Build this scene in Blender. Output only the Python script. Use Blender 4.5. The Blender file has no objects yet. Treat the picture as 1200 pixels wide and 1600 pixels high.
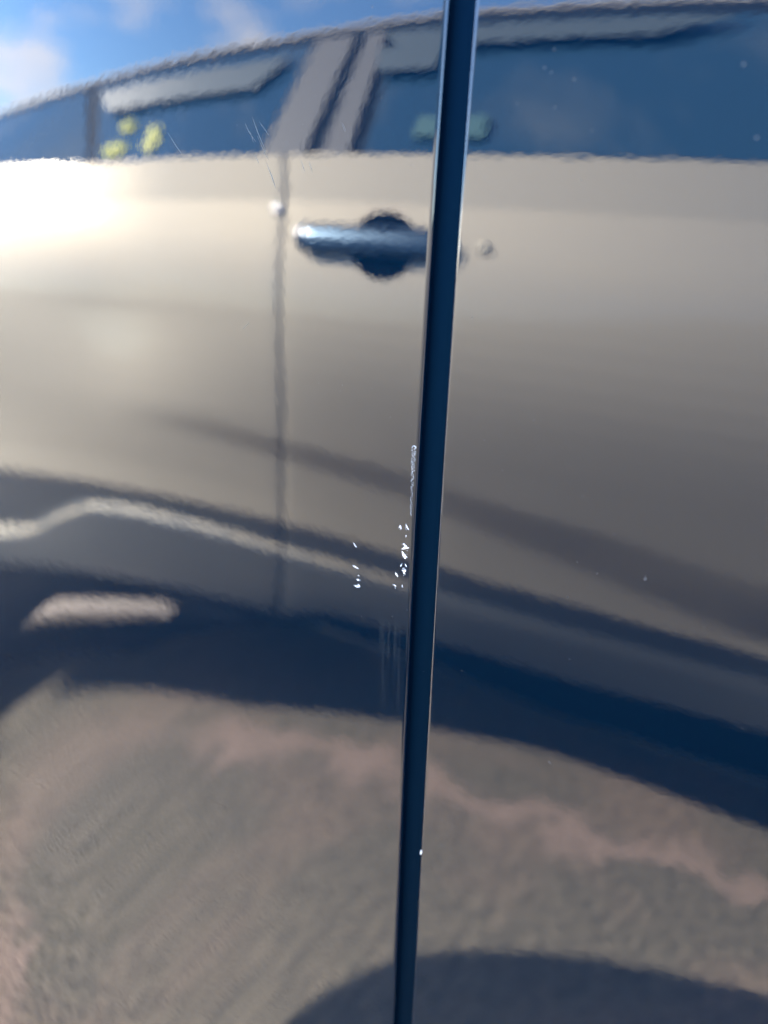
import bpy, math, random
import numpy as np
from mathutils import Vector, Matrix
rnd = random.Random(7)
R = math.radians
sc = bpy.context.scene

# ---------------------------------------------------------------- camera
PITCH, YAW, ROLL, ZC = 0.31271, -0.46432, 0.02949, 0.97109
_f = Vector((math.sin(YAW)*math.cos(PITCH), math.cos(YAW)*math.cos(PITCH), -math.sin(PITCH)))
_r = Vector((math.cos(YAW), -math.sin(YAW), 0)); _u = _r.cross(_f)
_r2 = _r*math.cos(ROLL) + _u*math.sin(ROLL); _u2 = -_r*math.sin(ROLL) + _u*math.cos(ROLL)
cd = bpy.data.cameras.new('camera'); cam = bpy.data.objects.new('camera', cd); sc.collection.objects.link(cam)
M = Matrix((( _r2.x, _u2.x, -_f.x, 0), (_r2.y, _u2.y, -_f.y, -0.20), (_r2.z, _u2.z, -_f.z, ZC), (0, 0, 0, 1)))
cam.matrix_world = M
cd.sensor_fit = 'HORIZONTAL'; cd.sensor_width = 36; cd.lens = 36.06
cd.clip_start = .01; cd.clip_end = 3000
cd.dof.use_dof = True; cd.dof.focus_distance = .2337; cd.dof.aperture_fstop = 7.2
sc.camera = cam

# ---------------------------------------------------------------- light
SUN_AZ, SUN_EL = -60.0, 33.0          # azimuth measured from +y towards +x
EXPO = 4.35
sdir = Vector((math.sin(R(SUN_AZ))*math.cos(R(SUN_EL)), math.cos(R(SUN_AZ))*math.cos(R(SUN_EL)), math.sin(R(SUN_EL))))
sl = bpy.data.lights.new('sun', 'SUN'); sl.energy = 3.6; sl.angle = R(.55); sl.color = (1, .93, .82)
so = bpy.data.objects.new('sun', sl); sc.collection.objects.link(so)
so.rotation_euler = sdir.to_track_quat('Z', 'Y').to_euler(); so.location = sdir*30
w = bpy.data.worlds.new('World'); sc.world = w; w.use_nodes = True
nt = w.node_tree; nt.nodes.clear()
def N(nt, t, **k):
    n = nt.nodes.new(t)
    for a, b in k.items():
        if a.startswith('i_'):
            key = a[2:].replace('_', ' ')
            n.inputs[int(key) if key.isdigit() else key].default_value = b
        else: setattr(n, a, b)
    return n
sky = N(nt, 'ShaderNodeTexSky', sky_type='NISHITA', sun_disc=False, sun_elevation=R(SUN_EL), sun_rotation=R(SUN_AZ), ozone_density=7.0, air_density=.95, dust_density=.3)
tc = N(nt, 'ShaderNodeTexCoord'); mp = N(nt, 'ShaderNodeMapping'); mp.inputs['Scale'].default_value = (1, 1.4, 3.2); mp.inputs['Location'].default_value = (.5, .2, .1); mp.inputs['Rotation'].default_value = (0, R(25), 0)
cn = N(nt, 'ShaderNodeTexNoise', i_Scale=4.5, i_Detail=8.0, i_Roughness=.6)
cr = N(nt, 'ShaderNodeValToRGB'); cr.color_ramp.elements[0].position = .50; cr.color_ramp.elements[1].position = .72
cmx = N(nt, 'ShaderNodeMix', data_type='RGBA'); cmx.inputs[7].default_value = (5.0, 4.9, 5.1, 1)
bg = N(nt, 'ShaderNodeBackground', i_Strength=.12); wo = N(nt, 'ShaderNodeOutputWorld')
L = nt.links.new
L(tc.outputs['Generated'], mp.inputs[0]); L(mp.outputs[0], cn.inputs['Vector']); L(cn.outputs[0], cr.inputs[0])
L(cr.outputs[0], cmx.inputs[0]); L(sky.outputs[0], cmx.inputs[6]); L(cmx.outputs[2], bg.inputs[0]); L(bg.outputs[0], wo.inputs[0])
sc.view_settings.view_transform = 'Standard'; sc.view_settings.look = 'None'
sc.view_settings.exposure = EXPO; sc.view_settings.gamma = 1; sc.view_settings.use_curve_mapping = False
sc.render.engine = 'CYCLES'; sc.cycles.max_bounces = 8; sc.cycles.glossy_bounces = 6; sc.cycles.diffuse_bounces = 3
sc.cycles.sample_clamp_indirect = 0

# ---------------------------------------------------------------- materials
def mat(name, col, rough=.5, metal=0., coat=0., coat_rough=.02, spec=.5, ior=1.5):
    m = bpy.data.materials.new(name); m.use_nodes = True
    b = m.node_tree.nodes['Principled BSDF']
    b.inputs['Base Color'].default_value = (*col, 1); b.inputs['Roughness'].default_value = rough
    b.inputs['Metallic'].default_value = metal; b.inputs['Coat Weight'].default_value = coat
    b.inputs['Coat Roughness'].default_value = coat_rough; b.inputs['Specular IOR Level'].default_value = spec
    b.inputs['IOR'].default_value = ior
    return m, m.node_tree, b
def noise_bump(nt, scales, target):
    """sum of noises (scale, height in metres) in object space -> bump normal"""
    tc = N(nt, 'ShaderNodeTexCoord'); prev = None
    for s, h in scales:
        n = N(nt, 'ShaderNodeTexNoise', i_Scale=s, i_Detail=1.0); nt.links.new(tc.outputs['Object'], n.inputs['Vector'])
        k = N(nt, 'ShaderNodeMath', operation='MULTIPLY', i_1=h); nt.links.new(n.outputs[0], k.inputs[0])
        if prev:
            a = N(nt, 'ShaderNodeMath', operation='ADD'); nt.links.new(prev.outputs[0], a.inputs[0]); nt.links.new(k.outputs[0], a.inputs[1]); prev = a
        else: prev = k
    b = N(nt, 'ShaderNodeBump', i_Strength=1.0, i_Distance=1.0); nt.links.new(prev.outputs[0], b.inputs['Height'])
    for t in target: nt.links.new(b.outputs[0], t)
def vary(nt, b, c0, c1, scale, lo=.4, hi=.6, det=6., coord='Object', stretch=None):
    tc = N(nt, 'ShaderNodeTexCoord'); n = N(nt, 'ShaderNodeTexNoise', i_Scale=scale, i_Detail=det); r = N(nt, 'ShaderNodeValToRGB')
    src = tc.outputs[coord]
    if stretch:
        m = N(nt, 'ShaderNodeMapping'); m.inputs['Scale'].default_value = stretch[0]; m.inputs['Rotation'].default_value = stretch[1]; nt.links.new(src, m.inputs[0]); src = m.outputs[0]
    nt.links.new(src, n.inputs['Vector']); nt.links.new(n.outputs[0], r.inputs[0])
    r.color_ramp.elements[0].position = lo; r.color_ramp.elements[1].position = hi
    r.color_ramp.elements[0].color = (*c0, 1); r.color_ramp.elements[1].color = (*c1, 1)
    if b: nt.links.new(r.outputs[0], b.inputs['Base Color'])
    return r

# dark navy metallic paint under clear coat, with the orange peel of sprayed lacquer
NAVY = (.0002, .0042, .0115)
m_paint, t_, b_ = mat('dark_blue_paint', NAVY, .5, .25, 1.0, .0, .0)
noise_bump(t_, ((210, 6.0e-6), (430, 4.4e-6), (1100, 1.1e-6), (50, 8e-6)), [b_.inputs['Coat Normal']])
# faint dried water streaks near the panel edge: a very thin dull film
tc = N(t_, 'ShaderNodeTexCoord'); sx = N(t_, 'ShaderNodeSeparateXYZ'); L2 = t_.links.new; L2(tc.outputs['Object'], sx.inputs[0])
def band(inp, a, b, c, d):
    u = N(t_, 'ShaderNodeMapRange', interpolation_type='SMOOTHSTEP', i_1=a, i_2=b); v = N(t_, 'ShaderNodeMapRange', interpolation_type='SMOOTHSTEP', i_1=c, i_2=d, i_3=1., i_4=0.)
    L2(inp, u.inputs[0]); L2(inp, v.inputs[0]); mu = N(t_, 'ShaderNodeMath', operation='MULTIPLY'); L2(u.outputs[0], mu.inputs[0]); L2(v.outputs[0], mu.inputs[1]); return mu
bx_ = band(sx.outputs[0], -.1035, -.1005, -.0925, -.0915); bz_ = band(sx.outputs[2], .828, .842, .858, .866)
mpp = N(t_, 'ShaderNodeMapping'); mpp.inputs['Scale'].default_value = (900, 40, 22); L2(tc.outputs['Object'], mpp.inputs[0])
nz = N(t_, 'ShaderNodeTexNoise', i_Scale=1., i_Detail=3.); L2(mpp.outputs[0], nz.inputs['Vector'])
rz = N(t_, 'ShaderNodeMapRange', interpolation_type='SMOOTHSTEP', i_1=.42, i_2=.80); L2(nz.outputs[0], rz.inputs[0])
q1 = N(t_, 'ShaderNodeMath', operation='MULTIPLY'); L2(bx_.outputs[0], q1.inputs[0]); L2(bz_.outputs[0], q1.inputs[1])
q2 = N(t_, 'ShaderNodeMath', operation='MULTIPLY'); L2(q1.outputs[0], q2.inputs[0]); L2(rz.outputs[0], q2.inputs[1])
mxc = N(t_, 'ShaderNodeMix', data_type='RGBA'); mxc.inputs[6].default_value = (*NAVY, 1); mxc.inputs[7].default_value = (.014, .019, .025, 1)
L2(q2.outputs[0], mxc.inputs[0]); L2(mxc.outputs[2], b_.inputs['Base Color'])
m_jamb, t_, b_ = mat('jamb_paint', (.0010, .0068, .0180), .6, .5, .0, .1, .0)
m_body, _, _ = mat('body_shell_paint', NAVY, .42, .0, 1.0, .02, .0)
m_champ, t_, b_ = mat('champagne_metallic_paint', (.56, .50, .39), .70, .80, .25, .06, .5)
pb = t_.nodes.new('ShaderNodeBsdfPrincipled'); pb.inputs['Base Color'].default_value = (.85, .80, .70, 1); pb.inputs['Metallic'].default_value = 1; pb.inputs['Roughness'].default_value = .15
ms = N(t_, 'ShaderNodeMixShader', i_0=.06); t_.links.new(b_.outputs[0], ms.inputs[1]); t_.links.new(pb.outputs[0], ms.inputs[2]); t_.links.new(ms.outputs[0], t_.nodes['Material Output'].inputs[0])
m_clad, t_, b_ = mat('black_plastic', (.0015, .0025, .0045), .7, 0, 0, 0, .03)
m_handle, _, _ = mat('handle_black_gloss', (.05, .082, .12), .36, .8, .3, .08)
m_chrome, _, _ = mat('chrome', (.85, .85, .85), .16, 1.)
m_glass, _, _ = mat('tinted_glass', (.03, .078, .130), .03, 0, 0, 0, .5, 1.9)
m_rubber, _, _ = mat('tyre_rubber', (.02, .02, .021), .8)
m_rim, _, _ = mat('alloy_rim', (.5, .5, .52), .3, 1.)
m_lamp, _, _ = mat('lamp_lens', (.5, .5, .5), .08)
m_red, _, _ = mat('tail_lens', (.35, .01, .01), .1)
m_chip, _, _ = mat('bare_chip', (.66, .69, .71), .7)
m_scuff, _, _ = mat('scuff_white', (.46, .50, .52), .7)
m_dust, _, _ = mat('dust', (.045, .050, .054), .8)
m_scr, _, _ = mat('scratch_grey', (.055, .065, .068), .6)
m_streak, t_, b_ = mat('sky_streak_tone', (.095, .125, .135), .5)
m_glint, t_, b_ = mat('yellow_glint', (.80, .78, .16), .5)
m_paper, t_, b_ = mat('green_paper', (.07, .17, .175), .6)
m_ground, tg, bgd = mat('gravel_ground', (.2, .17, .15), .95)
r1 = vary(tg, None, (.192, .170, .134), (.255, .203, .160), 2.6, .46, .62, 5., 'Object', ((1, 1.5, 1), (0, 0, R(12))))
r2_ = vary(tg, None, (.70, .72, .72), (1.30, 1.26, 1.20), 55, .40, .60, 8., 'Object', ((1, 1.5, 1), (0, 0, R(35))))
mm = N(tg, 'ShaderNodeMix', data_type='RGBA', blend_type='MULTIPLY'); mm.inputs[0].default_value = 1
tg.links.new(r1.outputs[0], mm.inputs[6]); tg.links.new(r2_.outputs[0], mm.inputs[7]); 
# a paler pinkish band painted on the ground for sunlight between the cars
tcg = N(tg, 'ShaderNodeTexCoord'); sg = N(tg, 'ShaderNodeSeparateXYZ'); LG_ = tg.links.new; LG_(tcg.outputs['Object'], sg.inputs[0])
wn = N(tg, 'ShaderNodeTexNoise', i_Scale=7., i_Detail=6., i_Roughness=.6); LG_(tcg.outputs['Object'], wn.inputs['Vector'])
wa = N(tg, 'ShaderNodeMath', operation='MULTIPLY_ADD', i_1=.26, i_2=-.13+.885); LG_(wn.outputs[0], wa.inputs[0])
ya = N(tg, 'ShaderNodeMath', operation='ADD'); LG_(sg.outputs[1], ya.inputs[0]); LG_(wa.outputs[0], ya.inputs[1])
ab = N(tg, 'ShaderNodeMath', operation='ABSOLUTE'); LG_(ya.outputs[0], ab.inputs[0])
mr = N(tg, 'ShaderNodeMapRange', interpolation_type='SMOOTHSTEP', i_1=.004, i_2=.042, i_3=.85, i_4=0.); LG_(ab.outputs[0], mr.inputs[0]); fx = N(tg, 'ShaderNodeMapRange', interpolation_type='SMOOTHSTEP', i_1=-1.15, i_2=-.95, i_3=.25, i_4=1.); LG_(sg.outputs[0], fx.inputs[0]); mx2 = N(tg, 'ShaderNodeMath', operation='MULTIPLY'); LG_(mr.outputs[0], mx2.inputs[0]); LG_(fx.outputs[0], mx2.inputs[1])
mb = N(tg, 'ShaderNodeMix', data_type='RGBA'); mb.inputs[7].default_value = (.42, .31, .25, 1); LG_(mx2.outputs[0], mb.inputs[0]); LG_(mm.outputs[2], mb.inputs[6]); LG_(mb.outputs[2], bgd.inputs['Base Color'])
noise_bump(tg, ((90, .006), (400, .002)), [bgd.inputs['Normal']])

# ---------------------------------------------------------------- mesh helpers
def link(name, verts, faces, m, parent=None, smooth=True, auto=None):
    me = bpy.data.meshes.new(name); me.from_pydata([tuple(v) for v in verts], [], faces); me.update()
    if m: me.materials.append(m)
    if smooth: me.polygons.foreach_set('use_smooth', [True]*len(me.polygons))
    o = bpy.data.objects.new(name, me); sc.collection.objects.link(o)
    if parent: o.parent = parent
    return o
def empty(name, loc, label, cat, group=None):
    o = bpy.data.objects.new(name, None); sc.collection.objects.link(o); o.location = loc
    o['label'] = label; o['category'] = cat
    if group: o['group'] = group
    return o
def grid(rows):
    n = len(rows[0]); V = [p for r in rows for p in r]; F = []
    for j in range(len(rows)-1):
        for i in range(n-1): F.append((j*n+i, j*n+i+1, (j+1)*n+i+1, (j+1)*n+i))
    return V, F
def box(x0, x1, y0, y1, z0, z1):
    V = [(x, y, z) for z in (z0, z1) for y in (y0, y1) for x in (x0, x1)]
    return V, [(0, 2, 3, 1), (4, 5, 7, 6), (0, 1, 5, 4), (2, 6, 7, 3), (0, 4, 6, 2), (1, 3, 7, 5)]
def lathe(prof, cx, cy, cz, n=40):   # axis along y; prof = [(r, dy)]
    V = []; F = []
    for r, dy in prof:
        for k in range(n):
            a = 2*math.pi*k/n; V.append((cx+r*math.cos(a), cy+dy, cz+r*math.sin(a)))
    for j in range(len(prof)-1):
        for k in range(n):
            k2 = (k+1) % n; F.append((j*n+k, j*n+k2, (j+1)*n+k2, (j+1)*n+k))
    return V, F
def join(parts):
    V = []; F = []
    for v, f in parts:
        o = len(V); V += list(v); F += [tuple(i+o for i in q) for q in f]
    return V, F
def plate(poly, thick, dirn):        # extrude a 3D polygon along dirn
    n = len(poly); V = [Vector(p) for p in poly] + [Vector(p)+Vector(dirn)*thick for p in poly]
    return V, [tuple(range(n)), tuple(range(2*n-1, n-1, -1))] + [(i, (i+1) % n, n+(i+1) % n, n+i) for i in range(n)]
def interp(x, xs, ys): return float(np.interp(x, xs, ys))
def sstep(a, b, x):
    t = min(1, max(0, (x-a)/(b-a))); return t*t*(3-2*t)

# ---------------------------------------------------------------- ground
GV = []; s = 600
gr = link('ground', [(-s, -s, 0), (s, -s, 0), (s, s, 0), (-s, s, 0)], [(0, 1, 2, 3)], m_ground, smooth=False)
gr['kind'] = 'structure'
# gentle far ridge so that the horizon is not a knife edge
hv = []; hn = 96
for k in range(hn+1):
    a = 2*math.pi*k/hn; hh = 7+5*math.sin(3*a+1)+3*math.sin(7*a)+1.5*math.sin(17*a)
    hv.append([(420*math.cos(a), 420*math.sin(a), -1), (450*math.cos(a), 450*math.sin(a), hh), (520*math.cos(a), 520*math.sin(a), hh*1.1)])
V, F = grid(hv); m_hill, _, _ = mat('hill', (.06, .07, .045), .95); h = link('hills', V, F, m_hill); h['kind'] = 'structure'

# ---------------------------------------------------------------- wheels
def wheel(parent, x, yout, sgn, rad=.34):
    """sgn = +1 when the outer face looks towards -y"""
    wv = .20; p = [(rad*.62, 0), (rad*.70, -.004), (rad*.93, -.002), (rad*.985, .02), (rad, .045), (rad, wv-.045), (rad*.985, wv-.02), (rad*.9, wv), (rad*.62, wv)]
    V, F = lathe([(r, sgn*d) for r, d in p], 0, 0, 0, 48)
    root = link('wheel', [(v[0]+x, v[1]+yout, v[2]+rad) for v in V], F, m_rubber, parent)
    parts = [lathe([(rad*.64, sgn*.012), (rad*.60, sgn*.006), (rad*.57, sgn*.02), (rad*.55, sgn*.10)], x, yout, rad, 48),
             lathe([(0.001, sgn*.012), (rad*.13, sgn*.012), (rad*.15, sgn*.03), (rad*.15, sgn*.06)], x, yout, rad, 24)]
    for k in range(5):
        a = 2*math.pi*k/5+.3; c, s_ = math.cos(a), math.sin(a)
        q = []
        for rr, ww, dd in ((rad*.10, .030, .016), (rad*.60, .022, .012)):
            for e in (-1, 1): q.append((x+rr*c-e*ww*s_, yout+sgn*dd, rad+rr*s_+e*ww*c))
        parts.append(plate([q[0], q[1], q[3], q[2]], .02, (0, sgn, 0)))
    V, F = join(parts); link('rim', V, F, m_rim, root, smooth=False)
    V, F = lathe([(rad*.01, sgn*.07), (rad*.42, sgn*.07), (rad*.44, sgn*.085)], x, yout, rad, 32); link('brake_disc', V, F, m_clad, root)

def shell(parent, name, xs, near, W, yfun, deck, m):
    """closed loft: near(x) -> rows [(z,o)] bottom..top ; deck(x) crown height"""
    rings = []
    for x in xs:
        rw = near(x); zt, ot = rw[-1]; zb_, ob = rw[0]
        ring = [(x, yfun(o), z) for z, o in rw]
        for k in (1, 2, 3, 4, 5):
            u = k/6; ring.append((x, yfun(ot+(W-2*ot)*u), zt+deck(x)*(1-(2*u-1)**2)))
        ring += [(x, yfun(W-o), z) for z, o in reversed(rw)]
        ring.append(ring[0])
        rings.append(ring)
    V, F = grid(rings); n = len(rings[0])
    F.append(tuple(range(n-1))); F.append(tuple(range(len(V)-n, len(V)-1)))
    return link(name, V, F, m, parent)

# ================================================================ THE DARK CAR (the photographed one)
TH = dict(t1=-0.04862, t2=-0.0163, kx=0.14956, kz=0.05719, kxz=-0.03151, cz=2.0086, cx=0.88573, cxxz=0.8416, cxzz=2.15991)
X0, Z0 = -.1, .90
def surf(x, z):
    cxx = min(.10, max(-.36, x)); czz = min(1.10, max(.52, z)); X = cxx-X0; Z = czz-Z0; t = TH
    h = t['t1']*X+t['t2']*Z+t['kx']*X*X/2+t['kz']*Z*Z/2+t['kxz']*X*Z+t['cz']*Z**3/6+t['cx']*X**3/6+t['cxxz']*X*X*Z/2+t['cxzz']*X*Z*Z/2
    hx = t['t1']+t['kx']*X+t['kxz']*Z+t['cx']*X*X/2+t['cxxz']*X*Z+t['cxzz']*Z*Z/2
    hz = t['t2']+t['kz']*Z+t['kxz']*X+t['cz']*Z*Z/2+t['cxxz']*X*X/2+t['cxzz']*X*Z
    e = h+hx*max(-.3, min(.3, x-cxx))+hz*max(-.3, min(.3, z-czz))
    dx = max(0, -.36-x, x-.10); dz = max(0, .52-z, z-1.10); w_ = 1-sstep(0, .45, math.hypot(dx, dz))
    g = .012+.16*max(0, .40-z)**1.4+.05*max(0, z-1.0)+.25*max(0, -1.05-x)**2+.02*max(0, x-1.6)**2
    return w_*e+(1-w_)*g
DX = [-1.62, -1.55, -1.35, -1.0, -.6, -.25, 0, 2.2, 2.5, 2.75]
def ztop(x): return interp(x, DX, [.68, .845, .885, .915, 1.00, 1.09, 1.11, 1.13, 1.10, .95])
def arch(x, c, rad, base=.20, wz=.34):
    z = base
    for cc in c:
        d = rad*rad-(x-cc)**2
        if d > 0: z = max(z, wz+math.sqrt(d))
    return z
DARCH = (-.93, 1.85)
def zbot(x): return arch(x, DARCH, .385)
car = empty('parked_car', (.6, .9, 0), 'dark navy blue parked car with glossy panels and white paint chips beside the open seam', 'car')
car_inv = Matrix.Translation((-.6, -.9, 0))
def C(name, V, F, m, parent=car, smooth=True):
    if parent is car: V = [(v[0]-.6, v[1]-.9, v[2]) for v in V]
    return link(name, V, F, m, parent, smooth)
# keep object space = world space for the paint: parts are linked with an offset parent inverse instead
def C(name, V, F, m, parent=None, smooth=True):
    o = link(name, V, F, m, None, smooth)
    o.parent = parent or car; o.matrix_parent_inverse = Matrix.Translation((-.6, -.9, 0)) if (parent is None or parent is car) else Matrix()
    return o
def hem(x_edge_fn, side, z):
    """offsets (x, y) along the rolled edge: side=+1 the panel ends towards +x"""
    r = .00125; out = []
    xe = x_edge_fn(z)
    for k in range(0, 15):
        a = math.pi/2*k/14; out.append((xe-side*r*(1-math.sin(a)), r*(1-math.cos(a))))
    out.append((xe, r+.0007)); 
    for k in range(1, 5):
        a = math.pi/2*k/4; out.append((xe-side*.00035*(1-math.cos(a)), r+.0007+.00035*math.sin(a)))
    out.append((xe-side*.003, r+.0010))
    return out
ZS = [1.0316, .998, .960, .928, .897, .862, .820, .793, .693]
EL = np.polyfit(ZS, [-.0859, -.0870, -.0881, -.0891, -.0895, -.0898, -.0898, -.0904, -.0907], 2)
ER = np.polyfit(ZS, [-.0793, -.0800, -.0804, -.0812, -.0819, -.0823, -.0828, -.0829, -.0833], 2)
def xl(z): return float(np.polyval(EL, min(1.08, max(.6, z))))
def xr(z): return float(np.polyval(ER, min(1.08, max(.6, z))))
def spaced(a, b, st): n = max(1, int(round((b-a)/st))); return [a+(b-a)*k/n for k in range(n)]
tz = spaced(0, .24, .03)+spaced(.24, .40, .012)+spaced(.40, 1.0, .005)+[1.0]
def dark_panel(name, x0, x1, edge0=None, edge1=None, fine=False):
    rows = []
    for t in tz:
        row = []
        zc = ZC_ = .20+t*.9
        xa = edge0(zc) if edge0 else x0; xb = edge1(zc) if edge1 else x1
        if fine:
            base = [v for v in spaced(x0, -.40, .03)] if x0 < -.4 else []
            if edge1:     # left of the seam
                cols = base+spaced(-.40, -.11, .005)+spaced(-.11, -.0935, .0015)
                cols = [c for c in cols]+[xb-.0030, xb-.0022, xb-.0016, xb-.00128]
            else:
                cols = [xa+.00128, xa+.0016, xa+.0022, xa+.0030]+spaced(-.0735, -.06, .0015)+spaced(-.06, .14, .005)+spaced(.14, x1, .03)+[x1]
        else: cols = spaced(xa, xb, .04)+[xb]
        def pt(x, dy, xs=None):
            xx = xs if xs is not None else x
            zb_, zt_ = zbot(xx), ztop(xx); z = zb_+t*(zt_-zb_)
            return (x, surf(x, z)+dy, z)
        if fine and edge1: h = [pt(hx_, dy, -.1) for hx_, dy in hem(edge1, 1, zc)]; row = [pt(c, 0) for c in cols]+h
        elif fine: h = [pt(hx_, dy, -.07) for hx_, dy in reversed(hem(edge0, -1, zc))]; row = h+[pt(c, 0) for c in cols]
        else: row = [pt(cols[0], .02)]+[pt(c, 0) for c in cols]+[pt(cols[-1], .02)]
        rows.append(row)
    rows.append([(v[0], v[1]+.012, v[2]+.008) for v in rows[-1]])
    V, F = grid(rows); return C(name, V, F, m_paint)
fender = dark_panel('front_fender', -1.50, -.09, None, xl, True)
fender['label'] = 'glossy navy front fender with white paint chips along its edge'
door = dark_panel('front_door', -.08, .98, xr, None, True)
door['label'] = 'glossy navy front door reflecting a beige car'
rdoor = dark_panel('rear_door', .987, 1.48)
quarter = dark_panel('rear_quarter', 1.487, 2.55)
def dnear(x):
    zb_, zt_ = zbot(x)+.004, ztop(x)-.004; e = .45*sstep(.15, 0, x+1.62)+.35*sstep(.2, 0, 2.75-x)
    return [(zb_+(zt_-zb_)*k/14, surf(x, zb_+(zt_-zb_)*k/14)+.024+e*.5) for k in range(15)]
xs = [-1.62, -1.60, -1.56]+spaced(-1.5, 2.6, .045)+[2.65, 2.7, 2.75]
shell(None, 'body', xs, dnear, 1.85, lambda o: o, lambda x: .035 if x < 0 else .01, m_body)
b = bpy.data.objects['body']; b.parent = car; b.matrix_parent_inverse = Matrix.Translation((-.6, -.9, 0))
# the pillar face seen through the open seam
rows = []
for k in range(91):
    z = .30+.80*k/90; xm = (xl(z)+xr(z))/2; s0 = surf(xm, z)
    rows.append([(xm-.012, s0+.0046, z), (xm-.006, s0+.0036, z), (xm-.003, s0+.0034, z), (xm, s0+.0034, z), (xm+.003, s0+.0034, z), (xm+.006, s0+.0036, z), (xm+.012, s0+.0046, z)])
V, F = grid(rows); jamb = C('door_jamb', V, F, m_jamb); jamb['label'] = 'plain navy door pillar at the bottom of the seam'
# greenhouse of the dark car
def greenhouse(mk, x_fw, x_ft, x_rt, x_rw, y0, s, W, zbel, zroof, mbody, mglass, belt_in=.06, roof_in=.26):
    """shell of pillars + roof, glass panes proud of it"""
    yf = lambda o: y0+s*o
    def ring(x, z, o): return (x, yf(o), z)
    # roof skin
    rows = []
    for k in range(17):
        u = k/16; x = x_ft+(x_rt-x_ft)*u; z = zroof(x); rr = []
        for j in range(13):
            v = j/12; rr.append((x, yf(roof_in+(W-2*roof_in)*v), z+.05*(1-(2*v-1)**2)))
        rows.append([(x, yf(roof_in-.04), z-.035)]+rr+[(x, yf(W-roof_in+.04), z-.035)])
    V, F = grid(rows); mk('roof', V, F, mbody)
    # side, front and back glass
    def side(o_b, o_t, nm, xa, xb, xc, xd):
        V, F = plate([ring(xa, zbel, o_b), ring(xb, zbel, o_b), ring(xc, zroof(xc)-.045, o_t), ring(xd, zroof(xd)-.045, o_t)], .006, (0, s*(1 if o_b < W/2 else -1), 0)); return mk(nm, V, F, mglass, None, False)
    return side, ring
def zroofD(x): return interp(x, [.55, .9, 1.4, 2.0, 2.35], [1.36, 1.43, 1.45, 1.42, 1.36])
side, ring = greenhouse(C, -.05, .62, 2.2, 2.6, 0, 1, 1.85, 1.125, zroofD, m_body, m_glass)
for ob, ot in ((.075, .25), (1.775, 1.60)):
    side(ob, ot, 'side_window', .12, .94, .92, .68); side(ob, ot, 'side_window', 1.02, 1.60, 1.58, 1.0); side(ob, ot, 'side_window', 1.68, 2.28, 2.05, 1.66)
for ob, ot in ((.08, .245), (1.77, 1.605)):
    for xb0, xb1, xt0, xt1 in ((-.02, .10, .58, .67), (.95, 1.01, .93, .99), (1.61, 1.67, 1.59, 1.65), (2.30, 2.55, 2.06, 2.20)):
        V, F = plate([ring(xb0, 1.10, ob), ring(xb1, 1.10, ob), ring(xt1, zroofD(xt1)-.03, ot), ring(xt0, zroofD(xt0)-.03, ot)], .02, (0, 1 if ob < 1 else -1, 0)); C('pillar', V, F, m_body, None, False)
V, F = plate([(0, .14, 1.11), (0, 1.71, 1.11), (.62, 1.58, 1.38), (.62, .27, 1.38)], .006, (1, 0, 0)); C('windshield', V, F, m_glass, None, False)
V, F = plate([(2.58, .2, 1.10), (2.58, 1.65, 1.10), (2.2, 1.58, 1.36), (2.2, .27, 1.36)], .006, (-1, 0, 0)); C('rear_window', V, F, m_glass, None, False)
for x in DARCH:
    for yo, sg in ((.035, 1), (1.815, -1)):
        wheel(car, x, yo, sg)
for o in car.children:
    if o.name.startswith('wheel'): o.matrix_parent_inverse = Matrix.Translation((-.6, -.9, 0))
for yo in (.30, 1.55):
    V, F = lathe([(.001, 0), (.06, .004), (.075, .012)], 0, 0, 0, 24)
    V = [(-1.632-v[1], v[0]*1.7+yo, v[2]+.66) for v in V]; C('headlight', V, F, m_lamp)
    V = [(2.755+.0, v[0]*.6+yo, v[2]*1.5+.85) for v in V]; C('tail_light', V, F, m_red)

# ---- marks on the dark paint, standing proud of it by a few hundredths of a millimetre
def pnorm(x, z):
    e = 1e-4; hx = (surf(x+e, z)-surf(x-e, z))/2/e; hz = (surf(x, z+e)-surf(x, z-e))/2/e
    return Vector((hx, -1, hz)).normalized()
def sp(x, z, h):
    lim = xl(z)-.00125; dy = 0
    if lim < x < -.0855:
        q = min(1, (x-lim)/.00125); dy = .00125*(1-math.sqrt(max(0, 1-q*q)))
    n = pnorm(x, z); return Vector((x, surf(x, z)+dy, z))+n*h
def flake(x0, z0, x1, z1, wd, h=.00006):
    d = Vector((x1-x0, 0, z1-z0)); ln = d.length
    if ln < 1e-6: d = Vector((0, 0, 1)); ln = wd
    d.normalize(); n = Vector((-d.z, 0, d.x)); c = Vector(((x0+x1)/2, 0, (z0+z1)/2)); pts = []
    K = 15
    for k in range(K):
        a = 2*math.pi*k/K; rr = rnd.choice((rnd.uniform(.35, .75), rnd.uniform(.8, 1.3)))
        pts.append(c+d*(math.cos(a)*(ln/2+wd*.30)*rr)+n*(math.sin(a)*wd/2*rr))
    V = [sp(p.x, p.z, h) for p in pts]+[sp(p.x, p.z, 0.00001) for p in pts]+[sp(c.x, c.z, h*1.4)]
    F = [(2*K, (k+1) % K, k) for k in range(K)]+[(k, (k+1) % K, K+(k+1) % K, K+k) for k in range(K)]
    return V, F
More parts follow.
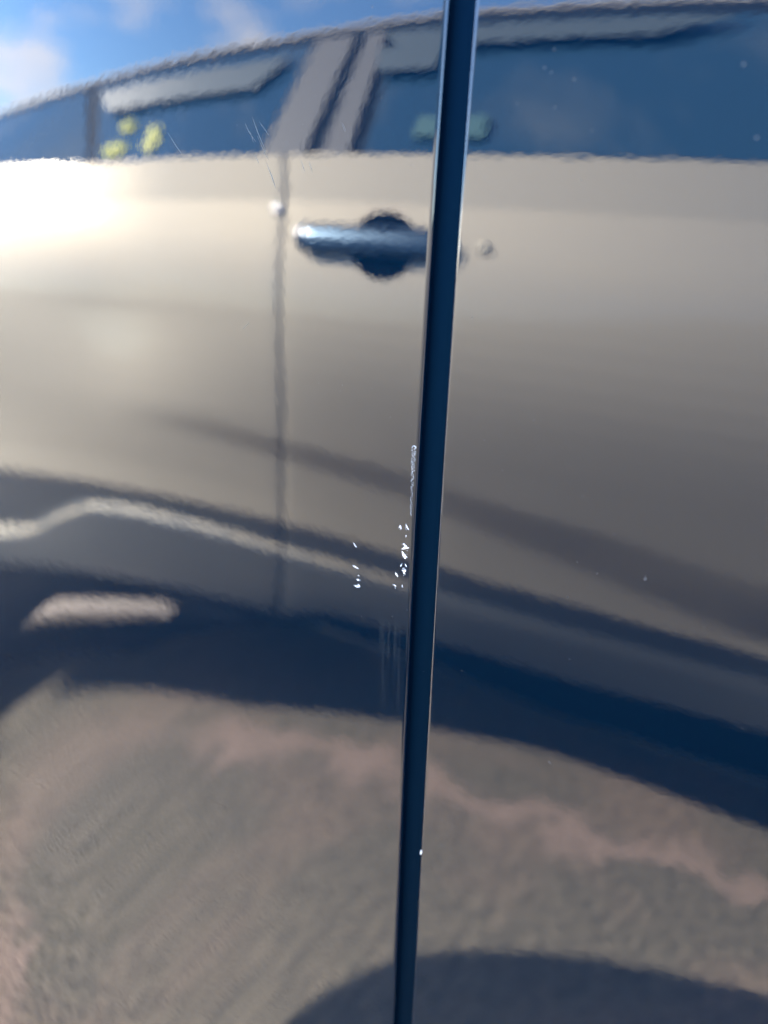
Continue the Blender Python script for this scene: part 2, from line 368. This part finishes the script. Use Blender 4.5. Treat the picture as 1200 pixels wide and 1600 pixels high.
CHIPS = [(-0.11089, 0.88625, -0.10993, 0.88515, 0.00035), (-0.11106, 0.87852, -0.10937, 0.87802, 0.00042), (-0.1091, 0.87563, -0.1091, 0.87552, 0.00035), (-0.10932, 0.87424, -0.10908, 0.87385, 0.00063), (-0.11051, 0.87171, -0.10857, 0.8715, 0.000455), (-0.10906, 0.87228, -0.10857, 0.87195, 0.000525), (-0.09451, 0.89551, -0.09404, 0.89457, 0.000525), (-0.09254, 0.8961, -0.09163, 0.89485, 0.00056), (-0.09233, 0.89285, -0.09231, 0.89244, 0.000245), (-0.09301, 0.89, -0.0923, 0.88889, 0.000612), (-0.09361, 0.88799, -0.09164, 0.88883, 0.0007), (-0.09336, 0.8872, -0.09264, 0.88566, 0.000788), (-0.0931, 0.88599, -0.09218, 0.88513, 0.000525), (-0.09267, 0.8865, -0.09175, 0.88565, 0.00035), (-0.09232, 0.88952, -0.09162, 0.88841, 0.000385), (-0.09387, 0.8822, -0.09346, 0.88315, 0.00035), (-0.09234, 0.8834, -0.09187, 0.88265, 0.00035), (-0.09317, 0.88108, -0.09205, 0.88133, 0.000525), (-0.09293, 0.8807, -0.09246, 0.88017, 0.000595), (-0.09206, 0.88154, -0.09226, 0.88085, 0.00035), (-0.09561, 0.87987, -0.09524, 0.87866, 0.00035), (-0.09514, 0.87933, -0.09478, 0.87855, 0.000315), (-0.09617, 0.87539, -0.09526, 0.87528, 0.000525), (-0.09312, 0.87612, -0.0931, 0.87548, 0.000228)]
SCRATCH = [[(-0.14524, 1.00513), (-0.14259, 1.0003), (-0.14124, 0.99856)], [(-0.14693, 1.01022), (-0.1452, 1.0063), (-0.14211, 1.00062)], [(-0.14241, 0.99843), (-0.14043, 0.99427), (-0.13889, 0.9908)], [(-0.14959, 1.00854), (-0.14826, 1.00628), (-0.14576, 1.00347)], [(-0.14658, 1.00045), (-0.14523, 0.99835), (-0.14502, 0.99783)], [(-0.12705, 0.99758), (-0.1264, 0.99607), (-0.12597, 0.99474)], [(-0.15348, 0.9498), (-0.15187, 0.95089), (-0.15026, 0.95217)], [(-0.14442, 1.00876), (-0.14285, 1.00701), (-0.14106, 1.0051)], [(-0.18035, 1.0077), (-0.17719, 1.00378), (-0.17522, 1.00172)], [(-0.1413, 0.99652), (-0.13976, 0.99323), (-0.1391, 0.99167)], [(-0.12991, 0.99817), (-0.12904, 0.99615), (-0.12861, 0.99514)], [(-0.11627, 1.00692), (-0.11543, 1.00562), (-0.11501, 1.00466)], [(-0.14802, 1.00644), (-0.14713, 1.00488), (-0.14671, 1.00351)]]
DUST = [(-0.16761, 0.92643, 0.000187), (-0.12405, 0.93569, 0.00017), (-0.11546, 0.93597, 0.000204), (-0.11614, 0.93417, 0.00017), (-0.10558, 0.94383, 0.000136), (-0.09874, 0.92828, 0.00017), (-0.0917, 0.9267, 0.000136), (-0.10229, 0.91262, 0.000136), (-0.16281, 0.83905, 0.000221), (-0.13513, 0.87724, 0.000204), (-0.14844, 0.85291, 0.000153), (-0.10771, 0.86146, 0.000187), (-0.09634, 0.86447, 0.000187), (-0.09116, 0.86806, 0.000204), (-0.09851, 0.86728, 0.000111), (-0.08452, 0.84824, 0.000128), (-0.1074, 1.03317, 0.00034), (-0.07148, 0.85248, 0.000221), (-0.03915, 0.8661, 0.000221), (-0.04154, 0.8848, 0.000221), (-0.03996, 0.89565, 0.000221), (-0.03436, 0.89355, 0.000255), (-0.02199, 0.89474, 0.000391), (-0.02192, 0.89548, 0.000255), (-0.07214, 0.8993, 0.00017), (-0.06312, 0.91775, 0.00017), (-0.04035, 0.9143, 0.00017), (-0.07346, 0.91445, 0.000136), (-0.03114, 0.90536, 0.00017), (-0.0126, 0.88185, 0.000204), (-0.0419, 0.83053, 0.00034), (-0.04146, 0.83001, 0.000255), (-0.05423, 0.83049, 0.000128), (-0.0567, 0.82723, 0.000128), (-0.02452, 0.83498, 0.00017), (-0.07288, 0.75349, 0.00017), (0.00686, 0.8594, 0.00017), (-0.05744, 0.87557, 0.000153), (-0.06619, 0.87537, 0.00017), (-0.05544, 0.93262, 0.00017), (-0.06895, 0.92543, 0.000153), (-0.04923, 0.99121, 0.000221), (-0.05846, 1.01935, 0.00034), (-0.06039, 1.01567, 0.000383), (-0.05859, 1.0146, 0.000255), (-0.05309, 1.01274, 0.00034), (-0.0665, 1.0085, 0.000221), (-0.05706, 1.00711, 0.000221), (-0.04769, 1.00174, 0.000221), (-0.01709, 1.01305, 0.000425), (-0.01231, 0.99875, 0.000425), (-0.15272, 1.0082, 0.000187), (-0.12916, 1.00728, 0.000153), (-0.09467, 0.99576, 0.000187), (-0.10388, 1.01216, 0.000187), (-0.1132, 1.01748, 0.000153), (-0.0949, 0.98288, 0.000128), (-0.11898, 0.97437, 0.000128), (-0.14162, 0.98562, 0.000128), (-0.09396, 0.96933, 0.00017), (-0.11983, 0.94976, 0.000136), (-0.10939, 0.95084, 0.000136), (-0.10521, 0.93606, 0.000119), (-0.07469, 0.95804, 0.00017), (-0.01026, 0.84472, 0.000136), (-0.00617, 0.88506, 0.00017), (-0.05758, 0.85632, 0.000119), (-0.07575, 0.8427, 0.000128), (-0.07804, 0.84404, 0.000128), (-0.05902, 0.93512, 0.000136)]
for c in CHIPS:
    V, F = flake(*c); o = C('paint_chip', V, F, m_chip, fender, False)
    sub = []      # splinters of lacquer lifted round the bigger chips
    for k in range(3 if c[4] > .0004 else 1):
        a = rnd.uniform(0, 6.28); d = rnd.uniform(.8, 1.5)*c[4]; cx_, cz_ = (c[0]+c[2])/2+d*math.cos(a), (c[1]+c[3])/2+d*math.sin(a)*1.3; l = rnd.uniform(.00008, .0003); a2 = rnd.uniform(.9, 2.4)
        sub.append(flake(cx_-l*math.cos(a2), cz_-l*math.sin(a2), cx_+l*math.cos(a2), cz_+l*math.sin(a2), rnd.uniform(.00007, .00013)))
    V, F = join(sub); q = C('paint_splinter', V, F, m_scuff, fender, False)
parts = []
for k in range(135):      # scuffed strip on the rolled edge, a ladder of short slanting nicks
    t = (k/134)**1.1; z = .9206-.0212*t; wdt = .00135*(1-.62*t)
    x = -.09062-.00035*t+rnd.uniform(-.5, .5)*wdt
    a = rnd.uniform(-.3, .9) if rnd.random() < .7 else rnd.uniform(1.2, 1.8); l = rnd.uniform(.00015, .00055)*(1-.45*t)
    parts.append(flake(x-l/2*math.cos(a), z-l/2*math.sin(a), x+l/2*math.cos(a), z+l/2*math.sin(a), rnd.uniform(.00007, .00015)*(1-.35*t)))
for k in range(12):       # brighter hooked tip
    a = math.pi*k/11; parts.append(flake(-.0906+.0006*math.cos(a), .9203+.0005*math.sin(a), -.0906+.0006*math.cos(a)+.0001, .9203+.0005*math.sin(a)+.0001, .00016))
V, F = join(parts); o = C('scuff_mark', V, F, m_scuff, fender, False); o['label'] = 'pale scuffed strip along the rolled fender edge'; o['kind'] = 'stuff'
parts = []
for s_ in SCRATCH:
    P = []
    for a, b_2 in zip(s_[:-1], s_[1:]):
        for k in range(5): P.append((a[0]+(b_2[0]-a[0])*k/5, a[1]+(b_2[1]-a[1])*k/5))
    P.append(s_[-1]); V = []; n = len(P)
    for k, (x, z) in enumerate(P):
        wd = .00007*math.sin(math.pi*(k+.4)/(n+.3))+.00001; V += [sp(x-wd, z, .00002), sp(x+wd, z, .00002)]
    parts.append((V, [(2*k, 2*k+1, 2*k+3, 2*k+2) for k in range(n-1)]))
    C('scratch', V, parts[-1][1], m_scr, fender, False)
lp = []; rp = []
for x, z, r in DUST:
    (lp if x < -.088 else rp).append(flake(x-r*.2, z-r*.3, x+r*.2, z+r*.3, r*1.6, .00003))
for k in range(520):
    x = rnd.uniform(-.33, .03); z = rnd.uniform(.6, 1.05)
    if -.096 < x < -.078: continue
    r = rnd.uniform(.00003, .00009); (lp if x < -.088 else rp).append(flake(x-r*.2, z-r*.3, x+r*.2, z+r*.3, r*1.6, .00003))
for pp, par in ((lp, fender), (rp, door)):
    V, F = join(pp); o = C('dust_specks', V, F, m_dust, par, False); o['kind'] = 'stuff'
V, F = flake(-.0826, .7785, -.0827, .7771, .0006, .0002); 
C('paint_chip', [(v[0], v[1]+.0001, v[2]) for v in V], F, m_chip, door, False)

# ================================================================ THE BEIGE CAR opposite, seen mirrored in the paint
m_pil, _, _ = mat('pillar_paint', (.17, .165, .155), .55, .2, .1, .15)
m_frame, _, _ = mat('window_frame_black', (.022, .030, .040), .65, 0, 0, 0, .1)
m_low, _, _ = mat('shaded_lower_paint', (.20, .205, .20), .55, .6, .2, .1)  # darker tone for the lower doors, their shade put into the colour
m_key, _, _ = mat('key_cover_grey', (.44, .40, .32), .5, .5)
Y0, W2 = -.785, 1.84
ncar = empty('parked_car', (-.6, -1.7, 0), 'champagne beige car parked alongside with black side windows, seen mirrored in the navy paint', 'car')
NI = Matrix.Translation((.6, 1.7, 0))
def B(name, V, F, m, parent=None, smooth=True):
    o = link(name, V, F, m, None, smooth); o.parent = parent or ncar; o.matrix_parent_inverse = NI if parent is None else Matrix(); return o
yn = lambda o: Y0-o
NARCH = (-2.25, .97)
def nbot(x): return arch(x, NARCH, .385, .187)
def nend(x): return .5*sstep(-2.5, -2.95, x)**2*.6+.5*sstep(1.3, 1.8, x)**2*.6
def _rs(res, x, n=220):
    zs = [r[0] for r in res]; os_ = [r[1] for r in res]
    return [(zs[0]+(zs[-1]-zs[0])*k/n, float(np.interp(zs[0]+(zs[-1]-zs[0])*k/n, zs, os_))) for k in range(n+1)]
HX = [-3+.02*k for k in range(250)]
def _hs(x): return interp(x, [-2.1, -1.85, -1.40, -1.18, -.88, -.6], [0, .085, .085, -.085, -.07, 0])
HO = [0.]
for x_ in HX[:-1]: HO.append(HO[-1]+_hs(x_+.01)*.02)
HE = HO[-1]
def haunch(x): return interp(x, HX, HO)-HE
LG = ([-1.57, -.81, -.56, -.47, 0], [.511, .516, .508, .503, .497])
LH = ([-1.74, -1.65, -1.56, -1.42, -1.28, -1.10, -.82, -.65, -.47, 0], [.397, .404, .433, .466, .472, .470, .462, .458, .449, .446])
LFT = ([-1.05, -.81, -.55, -.45, -.22, 0], [.672, .657, .642, .628, .614, .59])
LFB = ([-1.05, -.81, -.55, -.45, -.22, 0], [.635, .622, .602, .585, .556, .516])
ZU = [.66+.02*k for k in range(13)]+[.915+.015*k for k in range(14)]
def nrows(x):
    """side section: crease heights follow the pressed lines, slopes are integrated from the tilt of the metal"""
    G, H, FT, FB = (interp(x, *l) for l in (LG, LH, LFT, LFB)); s_ = sstep(-1.35, -.6, x)
    zs = [.335, .36, .39, .41, H-.030, H-.018, H-.013, H-.006, H+.006, H+.013, H+.018, (H+.018+G)/2, G-.006, G, G+.006]
    k = sorted([.338+(zs[3]-.338)*u for u in (0, .3, .6)]); zs = [.335]+[.335+(H-.030-.335)*u for u in (.3, .6)]+zs[4:]
    zs += [G+.006+(FB-.01-G-.006)*u for u in (.4, .8)] if FB-.01 > G+.012 else []
    zs += [FB+(FT-FB)*u for u in (0, .15, .3, .5, .7, .85, 1.0)]+[.69]+[.72+.03*q for q in range(6)]+[.895+.015*q for q in range(15)]+[1.1165]
    zs = sorted(set(round(z, 5) for z in zs)); keep = [zs[0]]
    for z in zs[1:]:
        if z-keep[-1] > .003: keep.append(z)
    zs = keep; zs[-1] = 1.1165
    def tilt(z):
        low = 9*sstep(-.9, 0, x)
        if z < H-.013: return -12-10*sstep(H-.02, .34, z)-low*.4
        if z < H+.013: return 15-2.4*low
        if z < G: return -32-low*.4
        if z < 1.2:
            hs = .9*sstep(-1.12, -1.50, x)
            f_ = -36*s_*sstep(FB-.008, FB+.012, z)*sstep(FT+.02, FT-.02, z)
            return f_-low*sstep(.85, .6, z)+hs*interp(z, [.86, .93, .97, 1.0, 1.02, 1.045, 1.06, 1.11, 1.13], [0, 4, 7, 11, 14, 15, 23, 24, 24])+interp(z, [.50, .54, .60, .66, .75, .85, .93, .99, 1.02, 1.045, 1.052, 1.11], [3, 0, -5, -8, -5, 2, 8, 14, 15, 15, 7, 6])
    out = {}; zr_ = .80; o = 0.
    o = 0; zz = zr_; up = [z for z in zs if z >= zr_]; dn = [z for z in zs if z < zr_][::-1]
    for z in up: o += math.tan(R(tilt((z+zz)/2)))*(z-zz); zz = z; out[z] = o
    o = 0; zz = zr_
    for z in dn: o -= math.tan(R(tilt((z+zz)/2)))*(zz-z); zz = z; out[z] = o
    zb_ = nbot(x); zt_ = interp(x, [-2.95, -2.5, -2.1, .3, .9, 1.5, 1.8], [.85, 1.06, 1.1165, 1.1165, 1.08, .92, .70]); z0 = max(.335, zb_); res = []
    for z in zs:
        zl = z-.62*out[z]*sstep(.75, .55, z)      # the crease lines keep their sight line where the metal is set back
        res.append((z0+(zl-.335)*(zt_-z0)/(1.1165-.335), out[z]+nend(x)+haunch(x)*sstep(.60, .86, z)))
    L_ = [0]
    for a, c in zip(res[:-1], res[1:]): L_.append(L_[-1]+math.hypot(c[0]-a[0], c[1]-a[1]))
    return _rs(res, x)
def nres(rows, n=64):
    """resample a section to a fixed number of rows"""
    return rows
def npanel(name, x0, x1, m=m_champ, l0=0, l1=0):
    cols = []
    ed = ((0, .012), (0, .0042), (.002, .0026), (.005, .0012), (.009, .0004))
    for dx, do in ed: cols.append([(x0+dx, yn(o+do), z) for z, o in nrows(x0+dx)])
    for x in spaced(x0+.014, x1-.014, .03)+[x1-.014]: cols.append([(x, yn(o), z) for z, o in nrows(x)])
    for dx, do in reversed(ed): cols.append([(x1-dx, yn(o+do), z) for z, o in nrows(x1-dx)])
    a_, c_ = x0, x1
    cols = [[(x+((l0*(c_-x)+l1*(x-a_))/(c_-a_))*(-.85)*max(0, -(y-Y0)-.004)*sstep(.8, .6, z), y, z) for x, y, z in c] for c in cols]
    V, F = grid(cols); o = B(name, V, F, m); o.data.materials.append(m_low); n = len(cols[0])
    for k, pl in enumerate(o.data.polygons):
        i, j = divmod(k, n-1); v = V[i*n+j]
        if v[2] < interp(v[0], *LG)-.62*max(0, -(v[1]-Y0))-.004: pl.material_index = 1
        hc = interp(v[0], *LH)-.62*max(0, -(v[1]-Y0))
        if abs(v[2]-hc) < .006 and v[0] < -.60: pl.material_index = 0  # lip stays pale, its bright edge painted in
    return o
XE = -.823
npanel('rear_quarter', -2.80, -1.863); nrd = npanel('rear_door', -1.856, XE-.0008, m_champ, 0, 1); nfd = npanel('front_door', XE+.0008, .36, m_champ, 1, 0); npanel('front_fender', .367, 1.65)
KB = ([-1.893, -1.666, -1.467, -1.335, -1.228, -1.148, -1.015, -.927, -.784, -.558, -.29, 0], [.197, .1415, .119, .134, .165, .20, .242, .262, .298, .286, .256, .25])
def nclad(x):      # cladding forward of the tucked-in door foot, lower edge shaped to place its shadow
    zt_, oo = nrows(x)[0]; kb = max(interp(x, *KB), nbot(x)-.03); zt_ = max(zt_, kb+.01); e = nend(x)
    return [(kb, .12+e), (kb+.002, .056+e), (kb+.010, .050+e), (kb+(zt_-kb)*.4, .052+e), (kb+(zt_-kb)*.8, .5*(.052+e+oo)), (zt_-.002, oo+.006)]
V, F = grid([[(x, yn(o), z) for z, o in nclad(x)] for x in spaced(-1.893, .58, .04)+[.58]]); clad = B('sill_cladding', V, F, m_clad)
V, F = box(-1.90, -1.88, -2.2, -.842, .005, .30); B('sun_block', V, F, m_rubber, None, False)  # box added under the car to keep stray sun off the ground
# pale strip added on the cladding, standing in for a sunlit patch
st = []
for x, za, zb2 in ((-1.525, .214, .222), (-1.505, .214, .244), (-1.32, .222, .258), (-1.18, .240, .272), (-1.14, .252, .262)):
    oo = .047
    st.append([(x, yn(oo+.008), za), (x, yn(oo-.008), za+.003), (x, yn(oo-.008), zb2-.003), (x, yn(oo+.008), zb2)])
m_strip, _, _ = mat('sun_patch_tone', (.25, .205, .165), .6)
V, F = grid(st); B('sun_patch_strip', V, F, m_strip, None)
def nnear(x):
    r = [(z, o+.018) for z, o in nrows(x)]; lo = [(max(z, nbot(x)), o+.03) for z, o in nclad(x)[:3]]
    return lo[:1]+[(min(lo[1][0], r[0][0]-.004), lo[1][1])]+r
shell(None, 'body', [-2.95, -2.93, -2.88]+spaced(-2.82, 1.7, .045)+[1.72, 1.77, 1.8], nnear, W2, yn, lambda x: .035 if x > .9 else .01, m_champ)
for o in list(sc.objects):
    if o.name.startswith('body') and o.parent is None: o.parent = ncar; o.matrix_parent_inverse = NI
# roof
def zr(x): return interp(x, [-2.75, -2.45, -2.067, -1.755, -1.277, -.922, -.654, -.35, 0, .45, .75, 1.0], [1.12, 1.215, 1.270, 1.303, 1.349, 1.373, 1.390, 1.397, 1.398, 1.375, 1.33, 1.27])
rows = []
for x in spaced(-2.6, .85, .06)+[.85]:
    z = zr(x); r = [(z-.017, .276), (z-.011, .281), (z-.005, .290), (z, .304)]
    rr = [(x, yn(o), zz) for zz, o in r]
    for k in range(1, 12):
        u = k/12; o = .302+(W2-.604)*u; rr.append((x, yn(o), z+.055*(1-(2*u-1)**2)))
    rr += [(x, yn(W2-o), zz) for zz, o in reversed(r)]; rows.append(rr)
V, F = grid(rows); B('roof', V, F, m_champ)
# dark window surround (side shell) from belt to roof rail
GB, GT = .075, .215         # insets of belt and top of the glass
_gb = {}
def gbelt(x):
    k = round(x, 2)
    if k not in _gb: _gb[k] = nrows(k)[-1][1]-nend(k)+.010
    return _gb[k]
def gs(x, t, pr=0.):        # point on the greenhouse side, t 0..1 up, pr proud
    zt_ = zr(x)-.050; gb = gbelt(x); z = 1.1145+(zt_-1.1145)*t; o = gb+(GT-gb)*t
    return (x, yn(o-pr), z)
xs_ = spaced(-2.45, .85, .05)+[.85]
rows = [[gs(x, t/8) for t in range(9)]+[(x, yn(.278), zr(x)-.015)] for x in xs_]
V, F = grid(rows); B('window_frame', V, F, m_frame)
rows = [[(x, yn(W2)+(Y0-gs(x, t/8)[1]), gs(x, t/8)[2]) for t in range(9)]+[(x, yn(W2-.278), zr(x)-.015)] for x in xs_]
V, F = grid(rows); B('window_frame', V, F, m_frame)
def gpane(name, corners, m, pr, th, n=16, parent=None):
    """corners: x at bottom-left, bottom-right, top-right, top-left with (t bottom, t top)"""
    xa, xb, xc, xd, ta, tb = corners; front = []; 
    for i in range(n+1):
        u = i/n; col = []
        for j in range(n+1):
            v = j/n; x = (xa+(xb-xa)*u)*(1-v)+(xd+(xc-xd)*u)*v; col.append(gs(x, ta+(tb-ta)*v, pr))
        front.append(col)
    V, F = grid(front); m0 = len(V); V = V+[(v[0], v[1]-th, v[2]) for v in V]; F = F+[tuple(k+m0 for k in reversed(f)) for f in F]
    N1 = n+1; rim = [i*N1 for i in range(N1)]+[n*N1+j for j in range(1, N1)]+[i*N1+n for i in range(n-1, -1, -1)]+[j for j in range(n-1, 0, -1)]
    for a, b2 in zip(rim, rim[1:]+rim[:1]): F.append((a, b2, b2+m0, a+m0))
    return B(name, V, F, m, parent, False)
gpane('side_window', (-.665, .32, .12, -.685, .02, .97), m_glass, .004, .003)
gpane('side_window', (-1.43, -.893, -.868, -1.49, .02, .97), m_glass, .004, .003)
gpane('side_window', (-2.15, -1.47, -1.54, -2.05, .02, .97), m_glass, .004, .003)
gpane('pillar', (-.884, -.785, -.772, -.858, .0, .99), m_pil, .010, .006)
gpane('pillar', (-.745, -.692, -.708, -.748, .0, .99), m_pil, .010, .006)
# pale panes along the window tops, standing in for sky reflected in the glass
gpane('sky_streak', (-.66, -.25, -.14, -.700, .80, .93), m_streak, .022, .003)
gpane('sky_streak', (-.685, -.58, -.57, -.700, .62, .80), m_streak, .022, .003)
gpane('sky_streak', (-1.42, -.96, -.90, -1.46, .60, .86), m_streak, .018, .003)
# slip of pale green paper tucked at the foot of the front window
V, F = plate([gs(-.585, .13, .012), gs(-.46, .13, .012), gs(-.465, .27, .012), gs(-.58, .27, .012)], .001, (0, 1, 0))
pp = B('paper_slip', V, F, m_paper, None, False); pp.parent = None; pp['label'] = 'pale green paper slip stuck low on the beige car front window'; pp['category'] = 'paper'
# yellow patches on the rear door glass, painted in place of sun glints
def glint(x, t, sx, sz, rot):
    c = Vector(gs(x, t, .010)); pts = []
    for k in range(22):
        a = 2*math.pi*k/22; rr = 1+.22*math.sin(5*a+.7)+.08*math.sin(11*a); pts.append((sx*rr*math.cos(a), sz*rr*math.sin(a)))
    V = [c+Vector((px*math.cos(rot)-pz*math.sin(rot), (px*math.sin(rot)+pz*math.cos(rot))*-.5+.004*rnd.random(), px*math.sin(rot)+pz*math.cos(rot))) for px, pz in pts]+[c+Vector((0, .006, 0))]
    return V, [(k, (k+1) % 22, 22) for k in range(22)]
for (x, t, a, b2, r_, lb) in ((-1.372, .40, .024, .011, .2, 'small painted yellow glint highest on the beige car rear window'), (-1.40, .15, .038, .012, .15, 'long painted yellow glint lowest on the beige car rear window'), (-1.262, .22, .018, .027, -.5, 'largest painted yellow glint on the beige car rear window')):
    V, F = glint(x+.035, t, a, b2, r_); o = link('glint', V, F, m_glint, None, False); o['label'] = lb; o['category'] = 'glint'; o['group'] = 'painted yellow glints on the window'
def oz(x, z): r = nrows(x); return float(np.interp(z, [q[0] for q in r], [q[1] for q in r]))
# door handle with its bowl (front door)
def ell(cx, cz, rx, rz, dep, n=36, m_=8):
    V = []; F = []
    for j in range(m_+1):
        q = j/m_
        for k in range(n):
            a = 2*math.pi*k/n; X_, Z_ = cx+rx*q*math.cos(a), cz+rz*q*math.sin(a); V.append((X_, yn(oz(X_, Z_)+dep(q)), Z_))
    for j in range(m_):
        for k in range(n): F.append((j*n+k, j*n+(k+1) % n, (j+1)*n+(k+1) % n, (j+1)*n+k))
    return V, F
V, F = ell(-.612, .985, .062, .050, lambda q: -.0015-.0012*(1-q)); hb = B('handle_bowl', V, F, m_clad, nfd)
hv = []
for k in range(29):
    u = k/28; x = -.782+u*.300; out = .011*math.sin(math.pi*min(1, max(0, u)))**.35+.004; rz_ = (.022 if u < .9 else .018)*min(1, (u/.06+.2) if u < .06 else 1, ((1-u)/.06+.25)); zc2 = .990+.000*u
    hv.append([(x, yn(oz(-.6, zc2+rz_*math.sin(a))-out-.009*math.cos(a)), zc2+rz_*math.sin(a)) for a in [2*math.pi*j/16 for j in range(17)]])
V, F = grid(hv); B('door_handle', V, F, m_handle, nfd)
V, F = lathe([(.0005, .002), (.010, .0015), (.013, -.001), (.013, -.006)], -.437, yn(oz(-.437, .986))-.000, .986, 20); B('key_cover', V, F, m_key, nfd)
V, F = lathe([(.0005, .006), (.006, .005), (.010, .001), (.011, -.004)], -.838, yn(oz(-.84, 1.03))+.001, 1.030, 20); B('glint_stud', V, F, m_chrome, nrd)  # chrome dots added at seam and handle to throw sun glints
V, F = lathe([(.0005, .006), (.006, .005), (.009, .001), (.010, -.004)], -.764, yn(oz(-.7, .994))+.020, .994, 20); B('glint_stud', V, F, m_chrome, nfd)
V, F = plate([(.62, yn(.12), 1.115), (.62, yn(W2-.12), 1.115), (.62, yn(W2-.12), 1.12), (.62, yn(.12), 1.12)], .3, (1, 0, -.1)); B('cowl', V, F, m_clad, None, False)
V, F = plate([(1.05, yn(.14), 1.10), (1.05, yn(W2-.14), 1.10), (.80, yn(W2-.29), 1.335), (.80, yn(.29), 1.335)], .006, (-1, 0, 0)); B('windshield', V, F, m_glass, None, False)
V, F = plate([(-2.72, yn(.2), 1.07), (-2.72, yn(W2-.2), 1.07), (-2.5, yn(W2-.29), 1.22), (-2.5, yn(.29), 1.22)], .006, (1, 0, 0)); B('rear_window', V, F, m_glass, None, False)
for x in NARCH:
    for yo, sg in ((yn(.045), -1), (yn(W2-.045), 1)): wheel(ncar, x, yo, sg)
for o in ncar.children:
    if o.name.startswith('wheel'): o.matrix_parent_inverse = NI
for yo in (.30, 1.54):
    V, F = lathe([(.001, 0), (.06, .004), (.075, .012)], 0, 0, 0, 24)
    B('headlight', [(1.805, yn(v[0]*1.7+yo), v[2]+.60) for v in V], F, m_lamp); B('tail_light', [(-2.955, yn(v[0]*.7+yo), v[2]*1.6+.74) for v in V], F, m_red)
for o in sc.objects:       # consistent outward normals are not needed by Cycles, but recalculated for tidy shading
    pass
